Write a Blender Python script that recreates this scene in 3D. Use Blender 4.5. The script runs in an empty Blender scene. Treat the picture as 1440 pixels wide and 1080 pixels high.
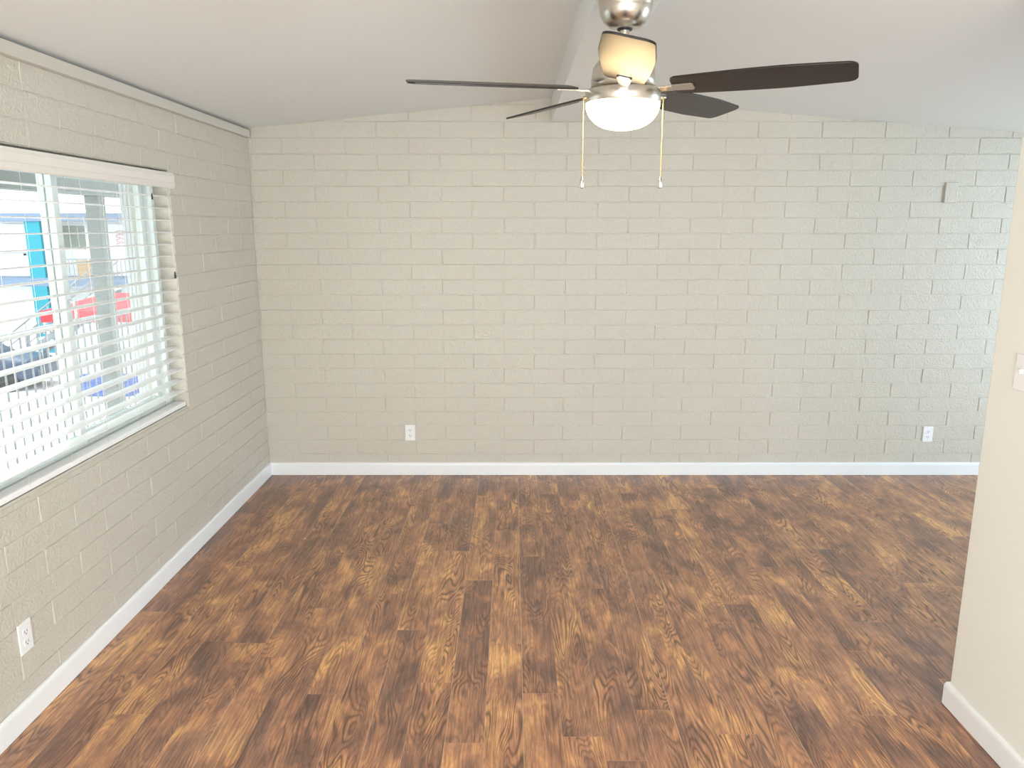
import bpy, bmesh, math, random
from mathutils import Vector, Matrix
R = math.radians
random.seed(7)
S = bpy.context.scene
C = S.collection

# ---------------------------------------------------------------- camera, world, lights, exposure
cam_d = bpy.data.cameras.new('camera'); cam = bpy.data.objects.new('camera', cam_d); C.objects.link(cam)
cam.location = (0, 0, 1.72); cam.rotation_euler = (R(90 - 11.72), 0, 0)
cam_d.sensor_width = 36; cam_d.lens = 36 * 1060 / 1440; cam_d.clip_start = .02; cam_d.clip_end = 400
S.camera = cam
S.view_settings.view_transform = 'Standard'; S.view_settings.look = 'None'
S.view_settings.gamma = 1; S.view_settings.use_curve_mapping = False
S.view_settings.exposure = 0.0

W = bpy.data.worlds.new('sky'); S.world = W; W.use_nodes = True
bg = W.node_tree.nodes['Background']
bg.inputs[0].default_value = (0.92, 0.97, 1.0, 1); bg.inputs[1].default_value = 5.2

def area(name, loc, rot, sx, sy, power, col):
    l = bpy.data.lights.new(name, 'AREA'); l.shape = 'RECTANGLE'; l.size = sx; l.size_y = sy
    l.energy = power; l.color = col
    o = bpy.data.objects.new(name, l); o.location = loc; o.rotation_euler = rot; C.objects.link(o)
    return o
area('daylight_rear_door', (-.1, -1.78, 1.15), (R(90), 0, 0), 2.8, 2.0, 97, (.97, 1.0, .98))
area('daylight_right_window', (5.25, 3.3, 1.15), (R(90), 0, R(90)), 2.2, 1.7, 74, (.48, .78, 1.0))
po = area('window_portal', (-1.96, 3.07, 1.40), (R(90), 0, R(-90)), 1.6, 1.15, 20, (1, 1, 1)); po.data.cycles.is_portal = True

# ---------------------------------------------------------------- dimensions
XL, XR, YB, YR, XP, YP = -1.72, 5.0, 5.12, -1.6, 1.60, 2.475     # room planes
PX, PZ = .35, 2.546                                              # ridge
def ceil_z(x): return PZ - (.095 if x < PX else .075) * abs(x - PX)
WY0, WY1, WZ0, WZ1 = 2.24, 3.895, .79, 1.999                     # left window opening

# ---------------------------------------------------------------- materials
def nmat(name):
    m = bpy.data.materials.new(name); m.use_nodes = True
    nt = m.node_tree; b = nt.nodes['Principled BSDF']
    return m, nt, b
def simple(name, col, rough=.5, metal=0, spec=.5, bump=None, coat=0):
    m, nt, b = nmat(name)
    b.inputs['Base Color'].default_value = (*col, 1); b.inputs['Roughness'].default_value = rough
    b.inputs['Metallic'].default_value = metal; b.inputs['Specular IOR Level'].default_value = spec
    b.inputs['Coat Weight'].default_value = coat
    tc = nt.nodes.new('ShaderNodeTexCoord'); n = nt.nodes.new('ShaderNodeTexNoise')
    n.inputs['Scale'].default_value = 9 if not bump else bump[0]
    nt.links.new(tc.outputs['Object'], n.inputs['Vector'])
    if bump:
        bp = nt.nodes.new('ShaderNodeBump'); bp.inputs['Strength'].default_value = bump[1]
        bp.inputs['Distance'].default_value = bump[2]
        nt.links.new(n.outputs['Fac'], bp.inputs['Height']); nt.links.new(bp.outputs[0], b.inputs['Normal'])
    else:
        mr = nt.nodes.new('ShaderNodeMapRange'); mr.inputs[3].default_value = rough * .9; mr.inputs[4].default_value = min(1, rough * 1.1)
        nt.links.new(n.outputs['Fac'], mr.inputs[0]); nt.links.new(mr.outputs[0], b.inputs['Roughness'])
    return m
def paint_mat(name, col, rough, fine, strength, dist, var=.03):
    m, nt, b = nmat(name); L = nt.links
    tc = nt.nodes.new('ShaderNodeTexCoord')
    n1 = nt.nodes.new('ShaderNodeTexNoise'); n1.inputs['Scale'].default_value = fine; n1.inputs['Detail'].default_value = 3
    n2 = nt.nodes.new('ShaderNodeTexNoise'); n2.inputs['Scale'].default_value = 14; n2.inputs['Detail'].default_value = 4
    n3 = nt.nodes.new('ShaderNodeTexNoise'); n3.inputs['Scale'].default_value = 1.3; n3.inputs['Detail'].default_value = 2
    for n in (n1, n2, n3): L.new(tc.outputs['Object'], n.inputs['Vector'])
    ad = nt.nodes.new('ShaderNodeMath'); ad.operation = 'MULTIPLY_ADD'
    L.new(n2.outputs['Fac'], ad.inputs[0]); ad.inputs[1].default_value = .8; L.new(n1.outputs['Fac'], ad.inputs[2])
    bp = nt.nodes.new('ShaderNodeBump'); bp.inputs['Strength'].default_value = strength; bp.inputs['Distance'].default_value = dist
    L.new(ad.outputs[0], bp.inputs['Height']); L.new(bp.outputs[0], b.inputs['Normal'])
    mx = nt.nodes.new('ShaderNodeMix'); mx.data_type = 'RGBA'
    mx.inputs['A'].default_value = (*[c * (1 - var) for c in col], 1); mx.inputs['B'].default_value = (*[min(1, c * (1 + var)) for c in col], 1)
    L.new(n3.outputs['Fac'], mx.inputs['Factor']); L.new(mx.outputs['Result'], b.inputs['Base Color'])
    b.inputs['Roughness'].default_value = rough
    return m
M = {}
M['block'] = paint_mat('painted_block', (.60, .558, .480), .40, 100, .65, .0068)
M['ceiling'] = paint_mat('ceiling_paint', (.80, .81, .79), .8, 90, .25, .002, .015)
M['drywall'] = paint_mat('drywall_paint', (.83, .825, .77), .5, 120, .15, .0015, .01)
M['beam'] = paint_mat('beam_paint', (.80, .81, .80), .45, 60, .1, .001, .01)
M['board'] = paint_mat('plate_paint', (.585, .555, .49), .45, 60, .15, .0015, .01)
M['white'] = simple('white_trim', (.86, .87, .88), .35)
M['vinyl'] = simple('white_vinyl', (.80, .84, .82), .35)
M['blind'] = simple('blind_white', (.92, .92, .905), .35)
M['valance'] = simple('valance_white', (.80, .76, .70), .4)
M['plastic'] = simple('outlet_white', (.87, .87, .87), .3)
M['slot'] = simple('dark_slot', (.03, .03, .03), .6)
M['cord'] = simple('cord_white', (.85, .84, .8), .7)
M['tassel'] = simple('tassel_dark', (.05, .04, .04), .5)
M['nickel'] = simple('brushed_nickel', (.62, .58, .52), .28, 1, bump=(240, .05, .0005))
M['blade'] = simple('espresso_blade', (.016, .010, .008), .36, 0, .4)
M['bladetop'] = simple('blade_edge', (.02, .015, .012), .5)
M['brass'] = simple('chain_brass', (.80, .66, .36), .3, 1)
M['black'] = simple('black_metal', (.015, .015, .015), .4)
M['stucco'] = simple('white_stucco', (.80, .80, .82), .8, bump=(30, .2, .01))
M['fascia'] = simple('blue_grey_fascia', (.12, .17, .26), .6)
M['greypost'] = simple('grey_wood', (.20, .215, .21), .8, bump=(60, .4, .004))
M['turq'] = simple('turquoise_paint', (.0, .20, .27), .6)
M['red'] = simple('red_canvas', (.42, .018, .03), .8)
M['blue'] = simple('blue_plastic', (.01, .07, .36), .5)
M['navy'] = simple('navy_paint', (.015, .03, .07), .3, coat=.5)
M['orange'] = simple('tan_wood', (.55, .33, .12), .7)
M['pink'] = simple('pink_marks', (.55, .18, .22), .7)
M['winglass'] = simple('grey_green_pane', (.16, .19, .15), .3)
M['concrete'] = simple('pale_concrete', (.55, .54, .52), .9, bump=(20, .2, .01))
M['railm'] = simple('grey_rail_metal', (.22, .23, .25), .5)
M['rubber'] = simple('tyre_rubber', (.02, .02, .02), .8)

def glass_mat():
    m = bpy.data.materials.new('window_glass'); m.use_nodes = True; nt = m.node_tree
    nt.nodes.clear(); L = nt.links
    o = nt.nodes.new('ShaderNodeOutputMaterial'); t = nt.nodes.new('ShaderNodeBsdfTransparent'); t.inputs[0].default_value = (.93, .96, .95, 1)
    g = nt.nodes.new('ShaderNodeBsdfGlossy'); g.inputs['Roughness'].default_value = .02
    lw = nt.nodes.new('ShaderNodeLayerWeight'); pw = nt.nodes.new('ShaderNodeMath'); pw.operation = 'POWER'; pw.inputs[1].default_value = 4
    L.new(lw.outputs['Facing'], pw.inputs[0]); f = nt.nodes.new('ShaderNodeMath'); f.operation = 'MULTIPLY_ADD'; f.inputs[1].default_value = .45; f.inputs[2].default_value = .03
    L.new(pw.outputs[0], f.inputs[0])
    mx = nt.nodes.new('ShaderNodeMixShader')
    L.new(f.outputs[0], mx.inputs[0]); L.new(t.outputs[0], mx.inputs[1]); L.new(g.outputs[0], mx.inputs[2]); L.new(mx.outputs[0], o.inputs[0])
    return m
M['glass'] = glass_mat()
def screen_mat():       # insect screen: a woven mesh that lets most light through
    m = bpy.data.materials.new('insect_screen'); m.use_nodes = True; nt = m.node_tree
    nt.nodes.clear(); L = nt.links
    o = nt.nodes.new('ShaderNodeOutputMaterial'); t = nt.nodes.new('ShaderNodeBsdfTransparent')
    d = nt.nodes.new('ShaderNodeBsdfDiffuse'); d.inputs[0].default_value = (.5, .5, .5, 1)
    tr = nt.nodes.new('ShaderNodeBsdfTranslucent'); tr.inputs[0].default_value = (.6, .6, .6, 1)
    a = nt.nodes.new('ShaderNodeMixShader'); L.new(d.outputs[0], a.inputs[1]); L.new(tr.outputs[0], a.inputs[2])
    mx = nt.nodes.new('ShaderNodeMixShader'); mx.inputs[0].default_value = .16
    L.new(t.outputs[0], mx.inputs[1]); L.new(a.outputs[0], mx.inputs[2]); L.new(mx.outputs[0], o.inputs[0])
    return m
M['screen'] = screen_mat()
def emit_mat():
    m, nt, b = nmat('lit_opal_glass')
    b.inputs['Base Color'].default_value = (.9, .85, .75, 1); b.inputs['Roughness'].default_value = .3
    b.inputs['Emission Color'].default_value = (1.0, .70, .34, 1); b.inputs['Emission Strength'].default_value = 18
    return m
M['lamp'] = emit_mat()

def wood_mat():
    m, nt, b = nmat('laminate_planks'); L = nt.links; N = nt.nodes.new
    uv = N('ShaderNodeUVMap'); uv.uv_map = 'grain'
    at = N('ShaderNodeAttribute'); at.attribute_name = 'plank'
    def mapping(sx, sy):
        mp = N('ShaderNodeMapping'); mp.inputs['Scale'].default_value = (sx, sy, 1); L.new(uv.outputs[0], mp.inputs[0]); return mp
    def noise(sx, sy, det=3, rough=.5, dist=0):
        mp = mapping(sx, sy); n = N('ShaderNodeTexNoise'); n.inputs['Scale'].default_value = 1
        n.inputs['Detail'].default_value = det; n.inputs['Roughness'].default_value = rough; n.inputs['Distortion'].default_value = dist
        L.new(mp.outputs[0], n.inputs['Vector']); return n.outputs['Fac']
    def math_(op, a, c=None, d=None):
        n = N('ShaderNodeMath'); n.operation = op
        for i, v in enumerate((a, c, d)):
            if v is None: continue
            if isinstance(v, (int, float)): n.inputs[i].default_value = v
            else: L.new(v, n.inputs[i])
        return n.outputs[0]
    def ramp(fac, stops):
        r = N('ShaderNodeValToRGB'); e = r.color_ramp.elements
        e[0].position, e[0].color = stops[0][0], (*stops[0][1], 1); e[1].position, e[1].color = stops[-1][0], (*stops[-1][1], 1)
        for p, c in stops[1:-1]:
            k = e.new(p); k.color = (*c, 1)
        L.new(fac, r.inputs[0]); return r.outputs[0]
    def mix(f, a, c, mode='MIX'):
        n = N('ShaderNodeMix'); n.data_type = 'RGBA'; n.blend_type = mode
        for nm, v in (('Factor', f), ('A', a), ('B', c)):
            if isinstance(v, (int, float)): n.inputs[nm].default_value = v
            elif isinstance(v, tuple): n.inputs[nm].default_value = (*v, 1)
            else: L.new(v, n.inputs[nm])
        return n.outputs['Result']
    tone = noise(8, 3.6, 4, .6, .5)
    sep = N('ShaderNodeSeparateColor'); L.new(at.outputs['Color'], sep.inputs[0])
    t2 = math_('MULTIPLY_ADD', sep.outputs[0], .13, math_('ADD', tone, -.065))
    base = ramp(t2, [(.28, (.17, .095, .070)), (.42, (.31, .155, .098)), (.55, (.50, .245, .125)), (.70, (.76, .42, .17))])
    # cathedral rings = contour lines of a stretched field
    f = noise(8, 1.35, 2.0, .42, .3)
    rings = math_('SINE', math_('MULTIPLY', f, 170))
    rings = math_('MULTIPLY_ADD', rings, .5, .5)
    rings = math_('POWER', rings, 2.2)
    rm = math_('MULTIPLY', rings, ramp(noise(7, 2.3, 2), [(.35, (.1,)*3), (.62, (1,)*3)]))
    fine = noise(150, 9, 4, .7)
    pores = ramp(noise(330, 16, 2, .6), [(.30, (1,)*3), (.46, (0,)*3)])
    c = mix(math_('MULTIPLY', rm, .88), base, (.12, .055, .032))
    c = mix(.55, c, mix(fine, (.40, .35, .32), (1.62, 1.62, 1.62)), 'MULTIPLY')
    streak = ramp(noise(105, 4.0, 4, .7, .3), [(.40, (0,)*3), (.58, (1,)*3)])
    c = mix(.48, c, mix(streak, (.42, .38, .36), (1.45, 1.42, 1.40)), 'MULTIPLY')
    c = mix(math_('MULTIPLY', pores, .45), c, (.07, .034, .022))
    # worn dull smudges
    tc = N('ShaderNodeTexCoord'); sm = N('ShaderNodeTexNoise'); sm.inputs['Scale'].default_value = 1.6; sm.inputs['Detail'].default_value = 5
    L.new(tc.outputs['Object'], sm.inputs['Vector'])
    smf = ramp(sm.outputs['Fac'], [(.55, (0,)*3), (.75, (1,)*3)])
    c = mix(math_('MULTIPLY', smf, .12), c, (.42, .36, .30))
    L.new(c, b.inputs['Base Color'])
    rg = math_('MULTIPLY_ADD', sm.outputs['Fac'], .16, math_('MULTIPLY_ADD', fine, .12, .30))
    L.new(rg, b.inputs['Roughness'])
    b.inputs['Specular IOR Level'].default_value = .7
    b.inputs['Coat Weight'].default_value = .4; b.inputs['Coat Roughness'].default_value = .48; b.inputs['Coat IOR'].default_value = 1.6
    bp = N('ShaderNodeBump'); bp.inputs['Strength'].default_value = .6; bp.inputs['Distance'].default_value = .0012
    L.new(math_('MULTIPLY_ADD', rm, -.5, math_('MULTIPLY_ADD', fine, .5, math_('MULTIPLY', noise(25, 5, 2), .9))), bp.inputs['Height']); L.new(bp.outputs[0], b.inputs['Normal'])
    return m
M['wood'] = wood_mat()
M['groove'] = simple('plank_seam', (.66, .47, .32), .6)

# ---------------------------------------------------------------- mesh helpers
class MB:
    def __init__(s): s.v = []; s.f = []; s.m = []; s.sm = []
    def quad(s, pts, mi=0, sm=False):
        b = len(s.v); s.v += [tuple(p) for p in pts]; s.f.append(tuple(range(b, b + len(pts)))); s.m.append(mi); s.sm.append(sm)
    def box(s, x0, x1, y0, y1, z0, z1, mi=0, T=None):
        p = [(x, y, z) for z in (z0, z1) for y in (y0, y1) for x in (x0, x1)]
        if T: p = [tuple(T @ Vector(q)) for q in p]
        b = len(s.v); s.v += p
        for f in ((0, 2, 3, 1), (4, 5, 7, 6), (0, 1, 5, 4), (2, 6, 7, 3), (0, 4, 6, 2), (1, 3, 7, 5)):
            s.f.append(tuple(b + i for i in f)); s.m.append(mi); s.sm.append(False)
        return s
    def prism(s, prof, frame, mi=0, sm=False):
        """prof: list of (a,b); frame(a,b,t) -> point for t in 0,1"""
        n = len(prof); b = len(s.v)
        for t in (0, 1): s.v += [tuple(frame(a, c, t)) for a, c in prof]
        for i in range(n):
            j = (i + 1) % n; s.f.append((b + i, b + j, b + n + j, b + n + i)); s.m.append(mi); s.sm.append(sm)
        s.f.append(tuple(b + i for i in reversed(range(n)))); s.m.append(mi); s.sm.append(False)
        s.f.append(tuple(b + n + i for i in range(n))); s.m.append(mi); s.sm.append(False)
        return s
    def lathe(s, prof, c=(0, 0, 0), n=48, mi=0, sm=True):
        b = len(s.v); k = len(prof)
        for i in range(n):
            a = 2 * math.pi * i / n
            s.v += [(c[0] + r * math.cos(a), c[1] + r * math.sin(a), c[2] + z) for r, z in prof]
        for i in range(n):
            j = (i + 1) % n
            for q in range(k - 1):
                s.f.append((b + i * k + q, b + j * k + q, b + j * k + q + 1, b + i * k + q + 1)); s.m.append(mi); s.sm.append(sm)
        return s
    def tube(s, pts, r, n=10, mi=0):
        P = [Vector(p) for p in pts]; b = len(s.v)
        for i, p in enumerate(P):
            d = (P[min(i + 1, len(P) - 1)] - P[max(i - 1, 0)]).normalized()
            u = d.cross(Vector((0, 0, 1)) if abs(d.z) < .9 else Vector((1, 0, 0))).normalized(); w = d.cross(u)
            for k in range(n):
                a = 2 * math.pi * k / n; s.v.append(tuple(p + r * (math.cos(a) * u + math.sin(a) * w)))
        for i in range(len(P) - 1):
            for k in range(n):
                j = (k + 1) % n; s.f.append((b + i * n + k, b + i * n + j, b + (i + 1) * n + j, b + (i + 1) * n + k)); s.m.append(mi); s.sm.append(True)
        s.f.append(tuple(b + k for k in reversed(range(n)))); s.m.append(mi); s.sm.append(False)
        e = b + (len(P) - 1) * n; s.f.append(tuple(e + k for k in range(n))); s.m.append(mi); s.sm.append(False)
        return s
    def build(s, name, mats, parent=None, bevel=0, seg=2, loc=None, fix=True):
        me = bpy.data.meshes.new(name); me.from_pydata(s.v, [], s.f)
        if not isinstance(mats, (list, tuple)): mats = [mats]
        for m in mats: me.materials.append(m)
        for p, mi, sm in zip(me.polygons, s.m, s.sm): p.material_index = mi; p.use_smooth = sm
        if fix:
            bm = bmesh.new(); bm.from_mesh(me); bmesh.ops.recalc_face_normals(bm, faces=bm.faces); bm.to_mesh(me); bm.free()
        o = bpy.data.objects.new(name, me); C.objects.link(o)
        if parent: o.parent = parent
        if loc: o.location = loc
        if bevel:
            md = o.modifiers.new('bevel', 'BEVEL'); md.width = bevel; md.segments = seg; md.limit_method = 'ANGLE'; md.angle_limit = R(40)
            md.harden_normals = False
        return o
def empty(name, loc, label=None, cat=None, group=None, kind=None, rz=0):
    o = bpy.data.objects.new(name, None); C.objects.link(o); o.location = loc; o.rotation_euler.z = rz
    o.empty_display_size = .05
    return tag(o, label, cat, group, kind)
def tag(o, label=None, cat=None, group=None, kind=None):
    if label: o['label'] = label
    if cat: o['category'] = cat
    if group: o['group'] = group
    if kind: o['kind'] = kind
    return o
def struct(o, label=None): return tag(o, label, None, None, 'structure')

# ---------------------------------------------------------------- block walls
Z0, CH, BL = .0556, .1016, .413
def blocks(mb, u0, u1, ztop, zmax, P, even0, odd0, holes=(), rnd=None, hm=.0022):
    """P(u, z, d) -> point, d = distance out of the wall plane into the room"""
    rnd = rnd or random.Random(3)
    k = -1
    while Z0 + CH * k < zmax:
        za, zb = max(0, Z0 + CH * k), Z0 + CH * (k + 1)
        s = even0 if k % 2 == 0 else odd0
        n0 = math.floor((u0 - s) / BL)
        n = n0
        while s + BL * n < u1:
            a, c = max(u0, s + BL * n), min(u1, s + BL * (n + 1)); n += 1
            rects = [(a, c, za, zb)]
            for (h0, h1, g0, g1) in holes:
                out = []
                for (p, q, r, t) in rects:
                    if q <= h0 or p >= h1 or t <= g0 or r >= g1: out.append((p, q, r, t)); continue
                    if p < h0: out.append((p, h0, r, t))
                    if q > h1: out.append((h1, q, r, t))
                    m0, m1 = max(p, h0), min(q, h1)
                    if r < g0: out.append((m0, m1, r, g0))
                    if t > g1: out.append((m0, m1, g1, t))
                rects = out
            for (p, q, r, t) in rects:
                if q - p < .02 or t - r < .008: continue
                one(mb, p, q, r, t, ztop, P, rnd, hm)
        k += 1
def one(mb, p, q, r, t, ztop, P, rnd, hm):
    hg0, hg1 = [max(.0006, rnd.gauss(hm, .0015)) for _ in range(2)]
    bg = .0016; d = .0030 + rnd.random() * .0016
    ch, cb = .0036, .0026
    nu = max(2, int((q - p) / .045))
    us = [p + hg0] + [p + hg0 + ch] + [p + (q - p) * i / nu for i in range(1, nu)] + [q - hg1 - ch, q - hg1]
    zs = [r + bg, r + bg + cb, (r + t) / 2, t - bg - cb, t - bg]
    U, Zn = len(us), len(zs); b = len(mb.v)
    jz0 = [rnd.gauss(0, .0006) for _ in us]; jz1 = [rnd.gauss(0, .0006) for _ in us]
    tilt = rnd.gauss(0, .0005); tz = rnd.gauss(0, .0004)
    for i, u in enumerate(us):
        for j, z in enumerate(zs):
            zz = z + (jz0[i] if j <= 1 else jz1[i] if j >= 3 else 0)
            uu = u + (rnd.gauss(0, .0007) if i in (0, 1, U - 2, U - 1) else 0)
            edge = i in (0, U - 1) or j in (0, Zn - 1)
            dd = -.0015 if edge else d + tilt * (i / U - .5) * 2 + tz * (j - 2)
            zz = min(zz, ztop(uu))
            mb.v.append(tuple(P(uu, zz, dd)))
    for i in range(U - 1):
        for j in range(Zn - 1):
            mb.f.append((b + i * Zn + j, b + (i + 1) * Zn + j, b + (i + 1) * Zn + j + 1, b + i * Zn + j + 1)); mb.m.append(0); mb.sm.append(False)

# back wall
mb = MB()
prof = [(XL - .2, 0), (XR + .2, 0), (XR + .2, ceil_z(XR + .2)), (PX, PZ), (XL - .2, ceil_z(XL - .2))]
mb.prism(prof, lambda a, c, t: (a, YB + .2 * t, c))
blocks(mb, XL, XR, ceil_z, 2.6, lambda u, z, d: (u, YB - d, z), -.883, -1.0894)
struct(mb.build('wall_back', M['block'], fix=False))
# left wall with the window opening
ZT = 2.288
mb = MB()
mb.box(XL - .2, XL, YR, WY0, 0, ZT); mb.box(XL - .2, XL, WY1, YB, 0, ZT)
mb.box(XL - .2, XL, WY0, WY1, 0, WZ0); mb.box(XL - .2, XL, WY0, WY1, WZ1, ZT)
blocks(mb, YR, YB, lambda u: ZT, ZT, lambda u, z, d: (XL + d, u, z), 2.587, 2.587 + .2065, holes=[(WY0, WY1, WZ0, WZ1)], rnd=random.Random(11), hm=.0007)
struct(mb.build('wall_left', M['block'], fix=False))
# rear wall with a door opening, right wall with a window opening
mb = MB()
mb.box(XL - .2, -1.45, YR - .15, YR, 0, 2.35); mb.box(1.25, XR + .2, YR - .15, YR, 0, 2.17)
mb.prism([(-1.45, 2.1), (1.25, 2.1), (1.25, 2.47), (PX, PZ), (-1.45, 2.37)], lambda a, c, t: (a, YR - .15 * t, c))
struct(mb.build('wall_rear', M['drywall']))
mb = MB()
mb.box(XR, XR + .2, YR, 2.2, 0, 2.18); mb.box(XR, XR + .2, 4.4, YB, 0, 2.18)
mb.box(XR, XR + .2, 2.2, 4.4, 0, .3); mb.box(XR, XR + .2, 2.2, 4.4, 2.0, 2.18)
struct(mb.build('wall_right', M['block']))
# partition on the right, coming towards the viewer
mb = MB()
mb.prism([(XP, 0), (XP + .12, 0), (XP + .12, ceil_z(XP + .12)), (XP, ceil_z(XP))], lambda a, c, t: (a, YR + (YP - YR) * t, c))
struct(mb.build('wall_partition', M['drywall'], bevel=.006, seg=3))
# ceiling
mb = MB()
mb.prism([(XL - .2, ceil_z(XL - .2)), (PX, PZ), (XR + .2, ceil_z(XR + .2)), (XR + .2, 2.75), (XL - .2, 2.75)],
         lambda a, c, t: (a, YR - .15 + (YB + .35 - YR) * t, c))
struct(mb.build('ceiling', M['ceiling']))
# ridge beam and wall plate
o = MB().box(.252, .448, YR, YB - .003, 2.39, 2.548).build('trim_1', M['beam'], bevel=.003); struct(o)
mb = MB()
mb.box(XL - .02, XL + .034, YR, YB - .045, ZT - .001, ZT + .046)
o = mb.build('trim_2', M['board'], bevel=.003); struct(o)

# baseboards
BP = [(0, 0), (.0135, 0), (.0135, .072), (.012, .082), (.008, .089), (.003, .091), (0, .091)]
mb = MB(); mb.prism(BP, lambda a, c, t: (XL + .004 + (XR - XL - .008) * t, YB - .0045 - a, c + .002), sm=False)
struct(mb.build('baseboard_back', M['white']))
mb = MB(); mb.prism(BP, lambda a, c, t: (XL + .0045 + a, YR + (YB - .018 - YR) * t, c + .002))
struct(mb.build('baseboard_left', M['white']))
mb = MB()
mb.prism(BP, lambda a, c, t: (XP - a, YR + (YP + a - YR) * t if t else YR, c + .002))
mb.prism(BP, lambda a, c, t: (XP - a + (.12 + 2 * a) * t, YP + a, c + .002))
struct(mb.build('baseboard_partition', M['white'], bevel=.002))

# floor
mb = MB(); mb.box(XL - .2, XR + .2, YR - .15, YB + .2, -.15, -.0007, 1)
seams = []
x = .039 - .135 * 14
rf = random.Random(21)
known = {}   # plank-end distances read per column: index from the seam at .039
uvs, cols = [], []
base_faces = len(mb.f)
i = -14
def ydist(py):   # floor distance of an image row
    return 1.72 / math.tan(math.atan((py - 540) / 1060) + R(11.72))
ends = {-1: 905, -3: 960, -2: 1045, 0: 975, 2: 1070, -4: 886, -5: 835, -6: 976, 1: 812}
quads = []
while .039 + .135 * i < XR:
    x0, x1 = .039 + .135 * i, .039 + .135 * (i + 1)
    g = rf.choice([.0005, .0009, .0014, .0018])
    e = ydist(ends[i]) if i in ends else rf.random() * 1.21
    y = e - 1.21 * math.ceil((e - YR) / 1.21)
    while y < YB:
        a, c = max(y, YR), min(y + 1.21, YB)
        if c - a > .01:
            quads.append((max(x0 + g, XL), min(x1 - .0004, XR), a + .0004, c - .0005, rf.random(), rf.random() * 50, rf.random() * 50))
        y += 1.21
    i += 1
for (a, c, p, q, r0, ou, ov) in quads:
    if c <= a: continue
    mb.quad([(a, p, 0), (c, p, 0), (c, q, 0), (a, q, 0)], 0)
fl = mb.build('floor', [M['wood'], M['groove']], fix=False); struct(fl)
me = fl.data; me.uv_layers.new(name='grain'); me.color_attributes.new('plank', 'FLOAT_COLOR', 'CORNER'); ul = me.uv_layers['grain']; ca = me.color_attributes['plank']
quads = [q for q in quads if q[1] > q[0]]
for fi, (a, c, p, q, r0, ou, ov) in enumerate(quads):
    po = me.polygons[base_faces + fi]
    for li in po.loop_indices:
        co = me.vertices[me.loops[li].vertex_index].co
        ul.data[li].uv = (co.x + ou, co.y + ov); ca.data[li].color = (r0, r0, r0, 1)

# ---------------------------------------------------------------- window in the left wall
win = empty('window_1', (XL - .1, (WY0 + WY1) / 2, WZ0), kind='structure')
wo = Vector(win.location)
def wl(mb, name, mat, parent=win, bevel=0):   # build in world numbers, hang under the window
    o = mb.build(name, mat, None, bevel); o.parent = parent
    o.matrix_parent_inverse = Matrix.Translation(-Vector(parent.matrix_basis.translation))if parent.type == 'EMPTY' else Matrix.Identity(4)
    return o
FX0, FX1 = XL - .150, XL - .078
my = (WY0 + WY1) / 2
ft = .034
mb = MB()
for z0, z1 in ((WZ0 + .001, WZ0 + ft), (WZ1 - ft, WZ1 - .001)): mb.box(FX0, FX1, WY0 + .001, WY1 - .001, z0, z1)
for y0, y1 in ((WY0 + .001, WY0 + ft), (WY1 - ft, WY1 - .001)): mb.box(FX0, FX1, y0, y1, WZ0 + ft, WZ1 - ft)
mb.box(FX1 - .012, FX1 + .006, WY1 - ft - .012, WY1 - ft, WZ0 + ft, WZ1 - ft)
wl(mb, 'window_frame', M['vinyl'], bevel=.002)
def sash(y0, y1, x0, x1):
    s = .042; mb = MB()
    mb.box(x0, x1, y0, y0 + s, WZ0 + ft, WZ1 - ft); mb.box(x0, x1, y1 - s, y1, WZ0 + ft, WZ1 - ft)
    mb.box(x0, x1, y0 + s, y1 - s, WZ0 + ft, WZ0 + ft + s); mb.box(x0, x1, y0 + s, y1 - s, WZ1 - ft - s, WZ1 - ft)
    o = wl(mb, 'sash', M['vinyl'], bevel=.002)
    xm = (x0 + x1) / 2
    g = MB().box(xm - .002, xm + .002, y0 + s, y1 - s, WZ0 + ft + s, WZ1 - ft - s).build('pane', M['glass'], o)
    return o
s1 = sash(WY0 + ft, my + .022, XL - .110, XL - .084)
s2 = sash(my - .020, WY1 - ft, XL - .142, XL - .116)
lm = MB(); lm.tube([(XL - .082, my + .002, 1.33), (XL - .062, my + .002, 1.34), (XL - .058, my + .002, 1.38), (XL - .062, my + .002, 1.42), (XL - .082, my + .002, 1.43)], .006)
lm.build('sash_handle', M['vinyl'], s1)
sc = MB().box(XL - .1465, XL - .146, my, WY1 - ft, WZ0 + ft, WZ1 - ft); wl(sc, 'insect_screen', M['screen'])
# the sloped painted sill of the opening
mb = MB(); mb.box(XL - .078, XL - .001, WY0 + .001, WY1 - .001, WZ0 - .004, WZ0 + .006); wl(mb, 'window_sill', M['board'], bevel=.002)

# ---------------------------------------------------------------- blind
bl = empty('window_blind', (XL - .035, (WY0 + WY1) / 2, WZ0), 'white horizontal slat blind with moulded valance, hanging in the left wall window', 'window blind')
def bp_(mb, name, mat, parent=bl, bevel=0):
    o = mb.build(name, mat, None, bevel); o.parent = parent
    if parent is bl: o.matrix_parent_inverse = Matrix.Translation(-Vector(bl.location))
    return o
vp = [(0, 0), (.0, .076), (.012, .076), (.014, .066), (.018, .058), (.016, .052), (.016, .030), (.019, .024), (.016, .018), (.014, .006), (.010, 0)]
mb = MB()
mb.prism(vp, lambda a, c, t: (XL + .013 + a, WY0 - .015 + (WY1 + .012 - WY0 + .015) * t, 1.911 + c))
mb.box(XL + .004, XL + .014, WY1 + .002, WY1 + .012, 1.911, 1.987); mb.box(XL + .004, XL + .014, WY0 - .015, WY0 - .005, 1.911, 1.987)
bp_(mb, 'valance', M['valance'], bevel=.001)
bp_(MB().box(XL - .062, XL - .006, WY0 + .006, WY1 - .008, 1.925, 1.975), 'head_rail', M['blind'], bevel=.002)
NS, zs0, pitch = 18, 1.874, .0585
SX0, SX1 = XL - .064, XL - .002
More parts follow.
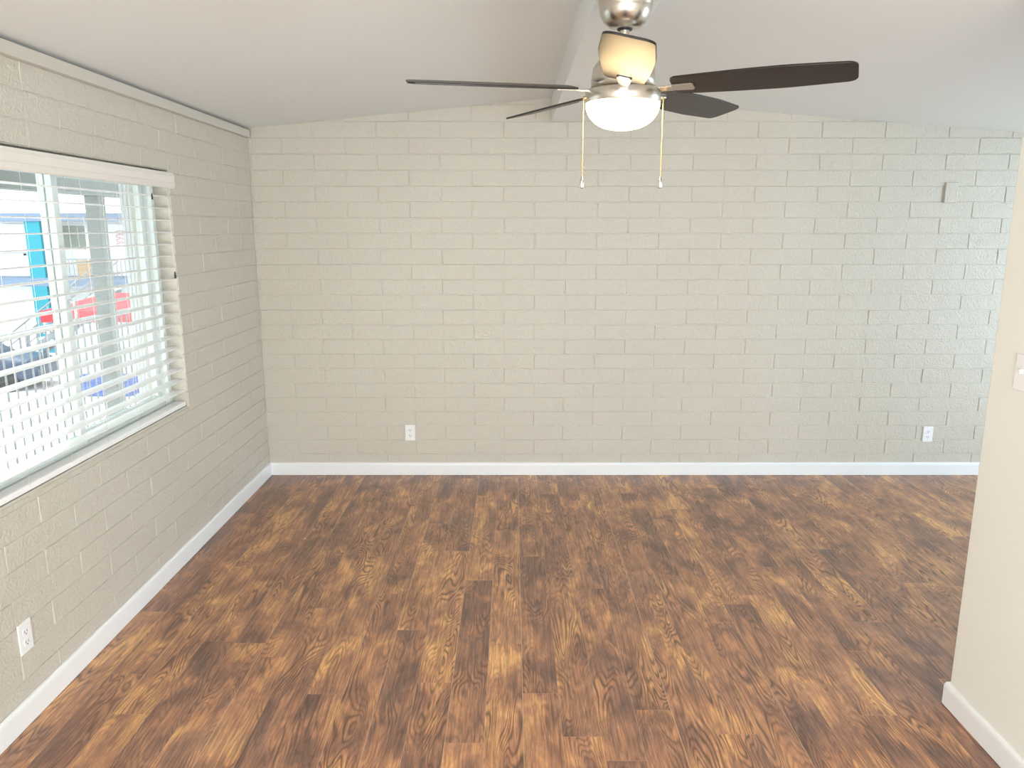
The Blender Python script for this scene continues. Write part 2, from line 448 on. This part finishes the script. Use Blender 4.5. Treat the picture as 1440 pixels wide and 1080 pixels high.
proto = None
for k in range(NS):
    z = zs0 - pitch * k
    if z < WZ0 + .045: break
    if proto is None:
        mb = MB()
        prof = []
        n = 8
        for q in range(n + 1):
            u = q / n; prof.append((SX0 + (SX1 - SX0) * u, .0024 * math.sin(math.pi * u)))
        for q in range(n, -1, -1):
            u = q / n; prof.append((SX0 + (SX1 - SX0) * u, .0024 * math.sin(math.pi * u) - .0032))
        mb.prism(prof, lambda a, c, t: (a, WY0 + .008 + (WY1 - WY0 - .018) * t, c))
        proto = bp_(mb, 'slat', M['blind']); o = proto
    else:
        o = proto.copy(); C.objects.link(o); o.parent = bl; o.matrix_parent_inverse = Matrix.Translation(-Vector(bl.location))
    o.location.z = z
bp_(MB().box(SX0 + .002, SX1 - .002, WY0 + .008, WY1 - .010, WZ0 + .009, WZ0 + .032), 'bottom_rail', M['blind'], bevel=.004)
for yy in (2.30, 2.56, 2.83, 3.10, 3.38, 3.66):
    mb = MB()
    for xx in (SX0 - .001, SX1 + .001): mb.tube([(xx, yy, WZ0 + .03), (xx, yy, 1.93)], .0009, 6)
    bp_(mb, 'ladder_cord', M['cord'])
mb = MB(); mb.tube([(SX1 + .006, 3.868, 1.93), (SX1 + .007, 3.870, 1.50)], .0013, 6); o = bp_(mb, 'pull_cord', M['cord'])
MB().lathe([(0, 0), (.005, .002), (.0055, .012), (.003, .034), (0, .036)], (SX1 + .007, 3.870, 1.466), 12).build('tassel', M['tassel'], o)
mb = MB(); mb.tube([(SX1 + .006, 3.70, 1.93), (SX1 + .006, 3.70, 1.88)], .0013, 6); o = bp_(mb, 'tilt_cord', M['cord'])
MB().lathe([(0, 0), (.004, .002), (.0045, .012), (.002, .03), (0, .032)], (SX1 + .006, 3.70, 1.85), 12).build('tassel', M['tassel'], o)

# ---------------------------------------------------------------- outlets, switch, blank plate
def plate_frame(origin, normal):
    n = Vector(normal); up = Vector((0, 0, 1)); side = n.cross(up)
    m = Matrix((( side.x, n.x, up.x, origin[0]), (side.y, n.y, up.y, origin[1]), (side.z, n.z, up.z, origin[2]), (0, 0, 0, 1)))
    return m        # local: x = sideways, y = out of the wall, z = up
def outlet(origin, normal, label):
    T = plate_frame((0, 0, 0), normal)
    r = empty('wall_outlet', origin, label, 'outlet', 'white duplex wall outlets')
    r.rotation_euler = T.to_euler()
    MB().box(-.035, .035, 0, .006, -.057, .057).build('cover_plate', M['plastic'], r, bevel=.0025)
    for zc in (.0195, -.0195):
        mb = MB(); pr = []
        for a in range(24):
            t = 2 * math.pi * a / 24; pr.append((.0165 * math.cos(t), max(-.0125, min(.0125, .0172 * math.sin(t))) + zc))
        mb.prism(pr, lambda a, c, t: (a, .005 + .0025 * t, c)); s = mb.build('socket', M['plastic'], r)
        mb = MB()
        mb.box(-.0078, -.0054, .0072, .0078, zc - .003, zc + .006); mb.box(.0054, .0078, .0072, .0078, zc - .002, zc + .006)
        mb.prism([(.0028 * math.cos(k * math.pi / 5), zc - .0072 + .0028 * math.sin(k * math.pi / 5)) for k in range(10)], lambda a, c, t: (a, .0072 + .0006 * t, c))
        mb.build('slots', M['slot'], s)
    MB().lathe([(0, .0022), (.002, .002), (.003, 0)], (0, 0, 0), 12).build('screw', M['plastic'], r).matrix_local = Matrix.Translation((0, .0055, 0)) @ Matrix.Rotation(R(-90), 4, 'X')
    return r
outlet((-.715, YB - .0035, .31), (0, -1, 0), 'white duplex outlet low on the long back block wall, on its left half')
outlet((2.92, YB - .0035, .30), (0, -1, 0), 'white duplex outlet low on the back wall, far right near the partition')
outlet((XL + .0035, 2.418, .31), (1, 0, 0), 'white duplex outlet low on the left block wall below the window')
o = MB().box(-.042, .042, 0, .013, -.065, .065).build('blank_cover_plate', M['block'], None, bevel=.004); o.location = (2.888, YB - .0155, 1.945)
tag(o, 'blank rectangular cover painted like the back block wall, high at right', 'cover plate')
r = empty('light_switch', (XP, 2.315, 1.275), 'white toggle light switch on the cream partition at the right edge', 'light switch')
r.rotation_euler = plate_frame((0, 0, 0), (-1, 0, 0)).to_euler()
MB().box(-.035, .035, 0, .006, -.057, .057).build('cover_plate', M['plastic'], r, bevel=.0025)
MB().box(-.005, .005, .005, .016, -.002, .012).build('toggle', M['plastic'], r, bevel=.0015)
# small screw stubs and marks on the left wall by the corner
for (yy, zz) in ((5.02, 1.60), (5.06, .98), (5.0, .27)):
    o = MB().lathe([(0, .006), (.004, .005), (.006, 0)], (0, 0, 0), 12).build('wall_screw', M['board'])
    o.matrix_world = Matrix.Translation((XL + .003, yy, zz)) @ Matrix.Rotation(R(90), 4, 'Y')
    tag(o, {1.60: 'small painted screw head on the left wall beside the corner, topmost of three', .98: 'small painted screw head on the left wall at the corner, middle of three', .27: 'small painted screw head on the left wall just above the baseboard corner'}[zz], 'screw', 'painted screws by the corner')

# ---------------------------------------------------------------- ceiling fan
FXc, FYc = .337, 2.42
fan = empty('ceiling_fan', (FXc, FYc, 2.39), 'brushed nickel ceiling fan with five dark blades and lit dome light under the beam', 'ceiling fan')
def fz(z): return z - 2.39
def fb(mb, name, mat, parent=fan, bevel=0): return mb.build(name, mat, parent, bevel)
fb(MB().lathe([(0, fz(2.389)), (.078, fz(2.389)), (.080, fz(2.378)), (.080, fz(2.366)), (.0775, fz(2.362)), (.078, fz(2.357)), (.074, fz(2.338)), (.062, fz(2.318)), (.045, fz(2.305)), (.030, fz(2.301)), (0, fz(2.301))]), 'canopy', M['nickel'])
fb(MB().lathe([(0, fz(2.303)), (.024, fz(2.303)), (.022, fz(2.297)), (0, fz(2.295))]), 'hanger_ball', M['black'])
fb(MB().lathe([(.0135, fz(2.30)), (.0135, fz(2.20))]), 'downrod', M['nickel'])
fb(MB().lathe([(0, fz(2.245)), (.022, fz(2.243)), (.026, fz(2.232)), (.055, fz(2.222)), (.080, fz(2.208)), (.092, fz(2.190)), (.097, fz(2.160)), (.097, fz(2.138)), (.088, fz(2.132)), (0, fz(2.132))]), 'motor_housing', M['nickel'])
fb(MB().lathe([(0, fz(2.130)), (.085, fz(2.129)), (.088, fz(2.127)), (.112, fz(2.127)), (.1145, fz(2.124)), (.1145, fz(2.092)), (.112, fz(2.089)), (0, fz(2.089))]), 'light_kit_ring', M['nickel'])
dome = [(.1125, 2.0895)]
for q in range(1, 13):
    a = q / 12 * math.pi / 2; dome.append((.1125 * math.cos(a) ** .8, 2.0895 - .077 * math.sin(a)))
dome[-1] = (0, 2.0125)
fb(MB().lathe([(r_, fz(z_)) for r_, z_ in dome]), 'lamp_dome', M['lamp'])
# blades
def blade_mesh():
    L0, L1, rc = .150, .652, .028
    W_ = lambda x: .057 + .015 * math.sin(min(1, (x - L0) / (L1 - L0) * 1.6) * math.pi / 2) - .012 * max(0, (x - L0) / (L1 - L0) - .65) / .35
    half = [(L0, .038), (L0 + .004, .050)] + [(L0 + .015 + (L1 - rc - L0 - .015) * q / 20, W_(L0 + .015 + (L1 - rc - L0 - .015) * q / 20)) for q in range(21)]
    wt = W_(L1 - rc)
    for q in range(1, 7):
        a = q / 6 * math.pi / 2; half.append((L1 - rc + rc * math.sin(a), wt - rc + rc * math.cos(a)))
    return half + [(x, -y) for x, y in reversed(half)]
outline = blade_mesh()
PITCH = R(13)
def add_blade(az):
    Rz = Matrix.Rotation(az, 4, 'Z'); Rp = Matrix.Rotation(PITCH, 4, 'X')
    T = Matrix.Translation((0, 0, fz(2.131))) @ Rz @ Rp
    # near side (clockwise side) high: side -y high for az = 0
    T = Matrix.Translation((0, 0, fz(2.131))) @ Rz @ Matrix.Rotation(-PITCH, 4, 'X')
    mb = MB(); mb.prism(outline, lambda a, c, t: tuple(T @ Vector((a, c, -.003 + .006 * t))))
    b = fb(mb, 'blade', M['blade'], bevel=.0015)
    # blade iron: arm from hub and flat bracket below the blade
    mb = MB()
    mb.box(.06, .15, -.016, .016, -.010, -.004, T=T)
    mb.prism([(.14, -.018), (.208, -.022), (.214, -.016), (.214, .016), (.208, .022), (.14, .018)], lambda a, c, t: tuple(T @ Vector((a, c, -.0085 + .005 * t))))
    fb(mb, 'blade_bracket', M['nickel'], b, .001)
for k in range(5): add_blade(R(263 + 72 * k))
# pull chains
for sx, zend in ((-1, 1.875), (1, 1.875)):
    ax = sx * .1165
    mb = MB(); mb.tube([(sx * .110, -.012, fz(2.104)), (sx * .122, -.012, fz(2.104))], .005, 12)
    z = 2.102
    while z > zend:
        mb.lathe([(0, .0017), (.0013, .0012), (.0019, 0), (.0013, -.0012), (0, -.0017)], (sx * .121, -.012, fz(z)), 8); z -= .0036
    mb.tube([(sx * .121, -.012, fz(2.104)), (sx * .121, -.012, fz(zend))], .0009, 6)
    ch = fb(mb, 'pull_chain', M['brass'])
    MB().lathe([(0, .036), (.003, .035), (.0035, .028), (.0055, .026), (.0065, .022), (.0065, .003), (.005, 0), (0, 0)], (sx * .121, -.012, fz(zend - .036)), 16).build('fob', M['nickel'], ch)

# small chip on the floor
o = MB().lathe([(0, .002), (.006, .0015), (.008, 0)], (0, 0, 0), 7).build('paint_chip', M['white']); o.location = (-1.17, 3.99, .0005); o.scale = (1, .5, 1)
tag(o, 'tiny white paint chip lying on the brown floor near the left wall', 'paint chip')

# ---------------------------------------------------------------- outside
GZ = -2.9
struct(MB().box(-45, -3.55, -5, 45, GZ - .2, GZ).build('trim_3', M['concrete']))                        # courtyard ground
struct(MB().box(-3.40, XL - .2, -3, 12, -.25, -.06).build('trim_4', M['concrete']))                    # walkway slab
struct(MB().box(-3.55, XL - .2, -3, 12, 2.30, 2.42).build('trim_5', M['greypost']))                    # walkway roof
o = MB().box(-3.37, -3.23, -3, 12, 1.965, 2.30).build('walkway_beam', M['greypost'], bevel=.005)
tag(o, 'grey timber beam running above the walkway outside the window', 'beam')
for yy, nm in ((6.13, 'grey timber walkway post standing outside behind the right window pane'), (2.9, None), (9.4, None)):
    if nm:
        o = MB().box(-3.355, -3.245, yy - .055, yy + .055, -.06, 1.965).build('walkway_post', M['greypost'], bevel=.006); tag(o, nm, 'post')
# white grooved post next to the window
mb = MB(); pr = []
for k in range(5):
    pr += [(-.055 + .022 * k, 0), (-.055 + .022 * k + .016, 0), (-.055 + .022 * k + .016, .005), (-.055 + .022 * (k + 1), .005)]
mb.prism(pr + [(.055, .05), (-.055, .05)], lambda a, c, t: (-2.095 + a, 4.25 + c, -.06 + 2.36 * t))
o = mb.build('grooved_post', M['stucco']); tag(o, 'white vertically grooved panel post just outside the right window pane', 'post')
# walkway railing
rail = empty('walkway_railing', (-3.3, 5.0, -.06), 'grey metal railing with thin pickets along the walkway outside', 'railing')
def rb(mb, name, mat, kind=None):
    o = mb.build(name, mat); o.parent = rail; o.matrix_parent_inverse = Matrix.Translation(-Vector(rail.location)); 
    if kind: o['kind'] = kind
    return o
for y0, y1 in ((-1.0, 6.05), (6.21, 12)):
    rb(MB().box(-3.32, -3.28, y0, y1, 1.0, 1.04), 'top_rail', M['railm'])
    rb(MB().box(-3.315, -3.285, y0, y1, .02, .05), 'bottom_rail', M['railm'])
pk = None
for k in range(60):
    yy = 3.3 + .095 * k
    if abs(yy - 6.13) < .09: continue
    if pk is None: pk = rb(MB().box(-.005, .005, -.005, .005, .05, 1.0), 'picket', M['railm']); o = pk
    else: o = pk.copy(); C.objects.link(o); o.parent = rail
    o.matrix_parent_inverse = Matrix.Translation(-Vector(rail.location)); o.location = (-3.3, yy, 0)
# foot of railing on slab
for yy in (3.9, 5.2, 6.6): rb(MB().box(-3.31, -3.29, yy, yy + .03, -.06, .03), 'rail_foot', M['railm'])

# opposite building, facade facing the courtyard
FY = 28.0
bd = empty('motel_building', (-17, FY, GZ), 'white two-storey building across the courtyard with blue-grey eaves seen through the window', 'building')
def ob(mb, name, mat, parent=bd, bevel=0):
    o = mb.build(name, mat, None, bevel); o.parent = parent
    if parent is bd: o.matrix_parent_inverse = Matrix.Translation(-Vector(bd.location))
    return o
ob(MB().box(-26, -8, FY + 1.3, FY + 6, GZ, 2.0), 'wall', M['stucco'])
ob(MB().box(-26.5, -7.5, FY, FY + 6.5, 1.95, 2.24), 'roof_fascia', M['fascia'])
ob(MB().box(-26.2, -7.8, FY + .05, FY + 1.3, -.41, -.10), 'balcony_slab', M['fascia'])
for cx in (-17.5, -12.3, -22.8):
    ob(MB().box(cx - .28, cx + .28, FY + .06, FY + .4, GZ, -.41).box(cx - .28, cx + .28, FY + .06, FY + .4, -.10, 1.95), 'column', M['turq'])
for x0, x1, z0 in ((-17.15, -16.15, .85), (-20.9, -19.8, .85), (-16.8, -15.3, -2.0), (-13.6, -12.7, -2.0)):
    f = ob(MB().box(x0, x1, FY + 1.24, FY + 1.3, z0, z0 + 1.0), 'window', M['white'])
    n = 3; w = (x1 - x0 - .1) / n
    mbp = MB()
    for k in range(n): mbp.box(x0 + .06 + w * k, x0 + .02 + w * (k + 1), FY + 1.21, FY + 1.25, z0 + .06, z0 + .94)
    ob(mbp, 'pane', M['winglass'], f)
for x0 in (-19.4, -15.35, -13.9):
    d = ob(MB().box(x0, x0 + .9, FY + 1.23, FY + 1.3, -.1, 1.85), 'door', M['white'])
    ob(MB().lathe([(0, -.05), (.05, -.04), (.05, .04), (0, .05)], (x0 + .8, FY + 1.17, .72), 12), 'door_knob', M['black'], d)
# pink painted marks on the door
mb = MB()
for k, zc in enumerate((1.55, 1.40, 1.25, 1.10)):
    for a in range(10):
        t0, t1 = [2 * math.pi * q / 12 for q in (a, a + 1)]
        mb.tube([(-14.9 + .17 * math.cos(t0), FY + 1.21, zc + .055 * math.sin(t0)), (-14.9 + .17 * math.cos(t1), FY + 1.21, zc + .055 * math.sin(t1))], .014, 6)
ob(mb, 'painted_marks', M['pink'])
# balcony rail
mb = MB(); mb.box(-24, -17.9, FY + .1, FY + .15, .78, .83).box(-17.1, -8, FY + .1, FY + .15, .55, .60)
ob(mb, 'balcony_handrail', M['railm'])
mb = MB()
x = -17.0
while x < -8.2: mb.box(x, x + .025, FY + .11, FY + .135, -.1, .55); x += .16
o = ob(mb, 'balcony_pickets', M['railm']); o['kind'] = 'stuff'
# tan crate on the balcony
o = MB().box(-.28, .28, -.2, .2, 0, .68).build('tan_cabinet', M['orange'], bevel=.02); o.location = (-15.95, FY + .6, -.098)
for k in range(3): MB().box(-.25, .25, -.215, -.2, .05 + .21 * k, .22 + .21 * k).build('drawer', M['orange'], o, .005)
tag(o, 'small tan wooden cabinet on the balcony of the building across the courtyard', 'cabinet')
# outdoor stairs with dark handrails
st = empty('outdoor_staircase', (-15.5, 22, GZ), 'outdoor staircase with thin dark handrails in the courtyard', 'staircase')
def sb(mb, name, mat, **k):
    o = mb.build(name, mat); o.parent = st; o.matrix_parent_inverse = Matrix.Translation(-Vector(st.location)); return o
NSt = 13
mbs = MB()
for k in range(NSt):
    xa = -17.0 + .27 * k; z = GZ + (2.6 / NSt) * (k + 1)
    mbs.box(xa, xa + .30, 25.0, 26.1, z - .06, z)
sb(mbs, 'treads', M['concrete'])
for yy in (24.95, 26.12):
    mb = MB(); mb.prism([(0, 0), (.27 * NSt, 2.6), (.27 * NSt, 2.35), (.25, 0)], lambda a, c, t: (-17.0 + a, yy + .04 * t, GZ + c)); sb(mb, 'stringer', M['railm'])
    mb = MB(); mb.tube([(-17.0, yy, GZ + .95), (-17 + .27 * NSt, yy, GZ + 3.5)], .03, 8); mb.tube([(-17.0, yy, GZ + .6), (-17 + .27 * NSt, yy, GZ + 3.15)], .02, 8)
    for k in range(0, NSt + 1, 3): mb.tube([(-17 + .27 * k, yy, GZ + .2 * k), (-17 + .27 * k, yy, GZ + .2 * k + .93)], .02, 6)
    sb(mb, 'handrail', M['railm'])
# red canopy
cn = empty('red_canopy', (-11.8, 21, GZ), 'red fabric canopy standing in the courtyard seen low through the right pane', 'canopy')
def cb(mb, name, mat):
    o = mb.build(name, mat); o.parent = cn; o.matrix_parent_inverse = Matrix.Translation(-Vector(cn.location)); return o
mb = MB(); x0, x1, y0, y1, ze, zt = -13.6, -10.3, 21.7, 24.3, -.66, -.24
A, B_, Cc, D = (x0, y0, ze), (x1, y0, ze), (x1, y1, ze), (x0, y1, ze); T1, T2 = (x0 + 1.3, 23, zt), (x1 - 1.0, 23, zt)
for f in ((A, B_, T2, T1), (B_, Cc, T2), (Cc, D, T1, T2), (D, A, T1)): mb.quad(f)
for a, b in ((A, B_), (B_, Cc), (Cc, D), (D, A)): mb.quad([a, b, (b[0], b[1], ze - .3), (a[0], a[1], ze - .3)])
o = cb(mb, 'canopy_cloth', M['red']); sd = o.modifiers.new('thick', 'SOLIDIFY'); sd.thickness = .02
for xx in (x0 + .05, x1 - .05):
    for yy in (y0 + .05, y1 - .05): cb(MB().tube([(xx, yy, GZ), (xx, yy, ze)], .03, 8), 'pole', M['white'])
# blue bin
mb = MB(); mb.prism([(-.82, 0), (.82, 0), (.93, .42), (-.93, .42)], lambda a, c, t: (a, -.45 + .9 * t, c))
mb.box(-.98, .98, -.5, .5, .40, .47)
o = mb.build('blue_bin', M['blue'], bevel=.03); o.location = (-11.46, 21.0, GZ)
tag(o, 'bright blue low container on the courtyard ground seen through the right pane', 'container')
# parked dark car
car = empty('parked_car', (-15.9, 21.6, GZ), 'dark navy car parked in the courtyard seen through the left pane', 'car')
pf = [(-2.1, .25), (-2.15, .6), (-2.05, .85), (-1.5, .95), (-.95, 1.38), (.35, 1.42), (1.05, 1.0), (1.9, .88), (2.15, .7), (2.15, .3)]
def kb(mb, name, mat, bevel=0):
    o = mb.build(name, mat, car, bevel); return o
kb(MB().prism(pf, lambda a, c, t: (a, -.82 + 1.64 * t, c)), 'body', M['navy'], .08)
kb(MB().prism([(-1.35, .98), (-.92, 1.30), (.32, 1.34), (.9, 1.02)], lambda a, c, t: (a, -.835 + 1.67 * t, c)), 'side_windows', M['winglass'], .01)
for wx in (-1.35, 1.35):
    for wy in (-.78, .62):
        pr = [(.31 * math.cos(2 * math.pi * k / 24), .31 + .31 * math.sin(2 * math.pi * k / 24)) for k in range(24)]
        kb(MB().prism(pr, lambda a, c, t: (wx + a, wy - .06 + .22 * t, c)), 'wheel', M['rubber'], .02)
car.rotation_euler.z = R(12)
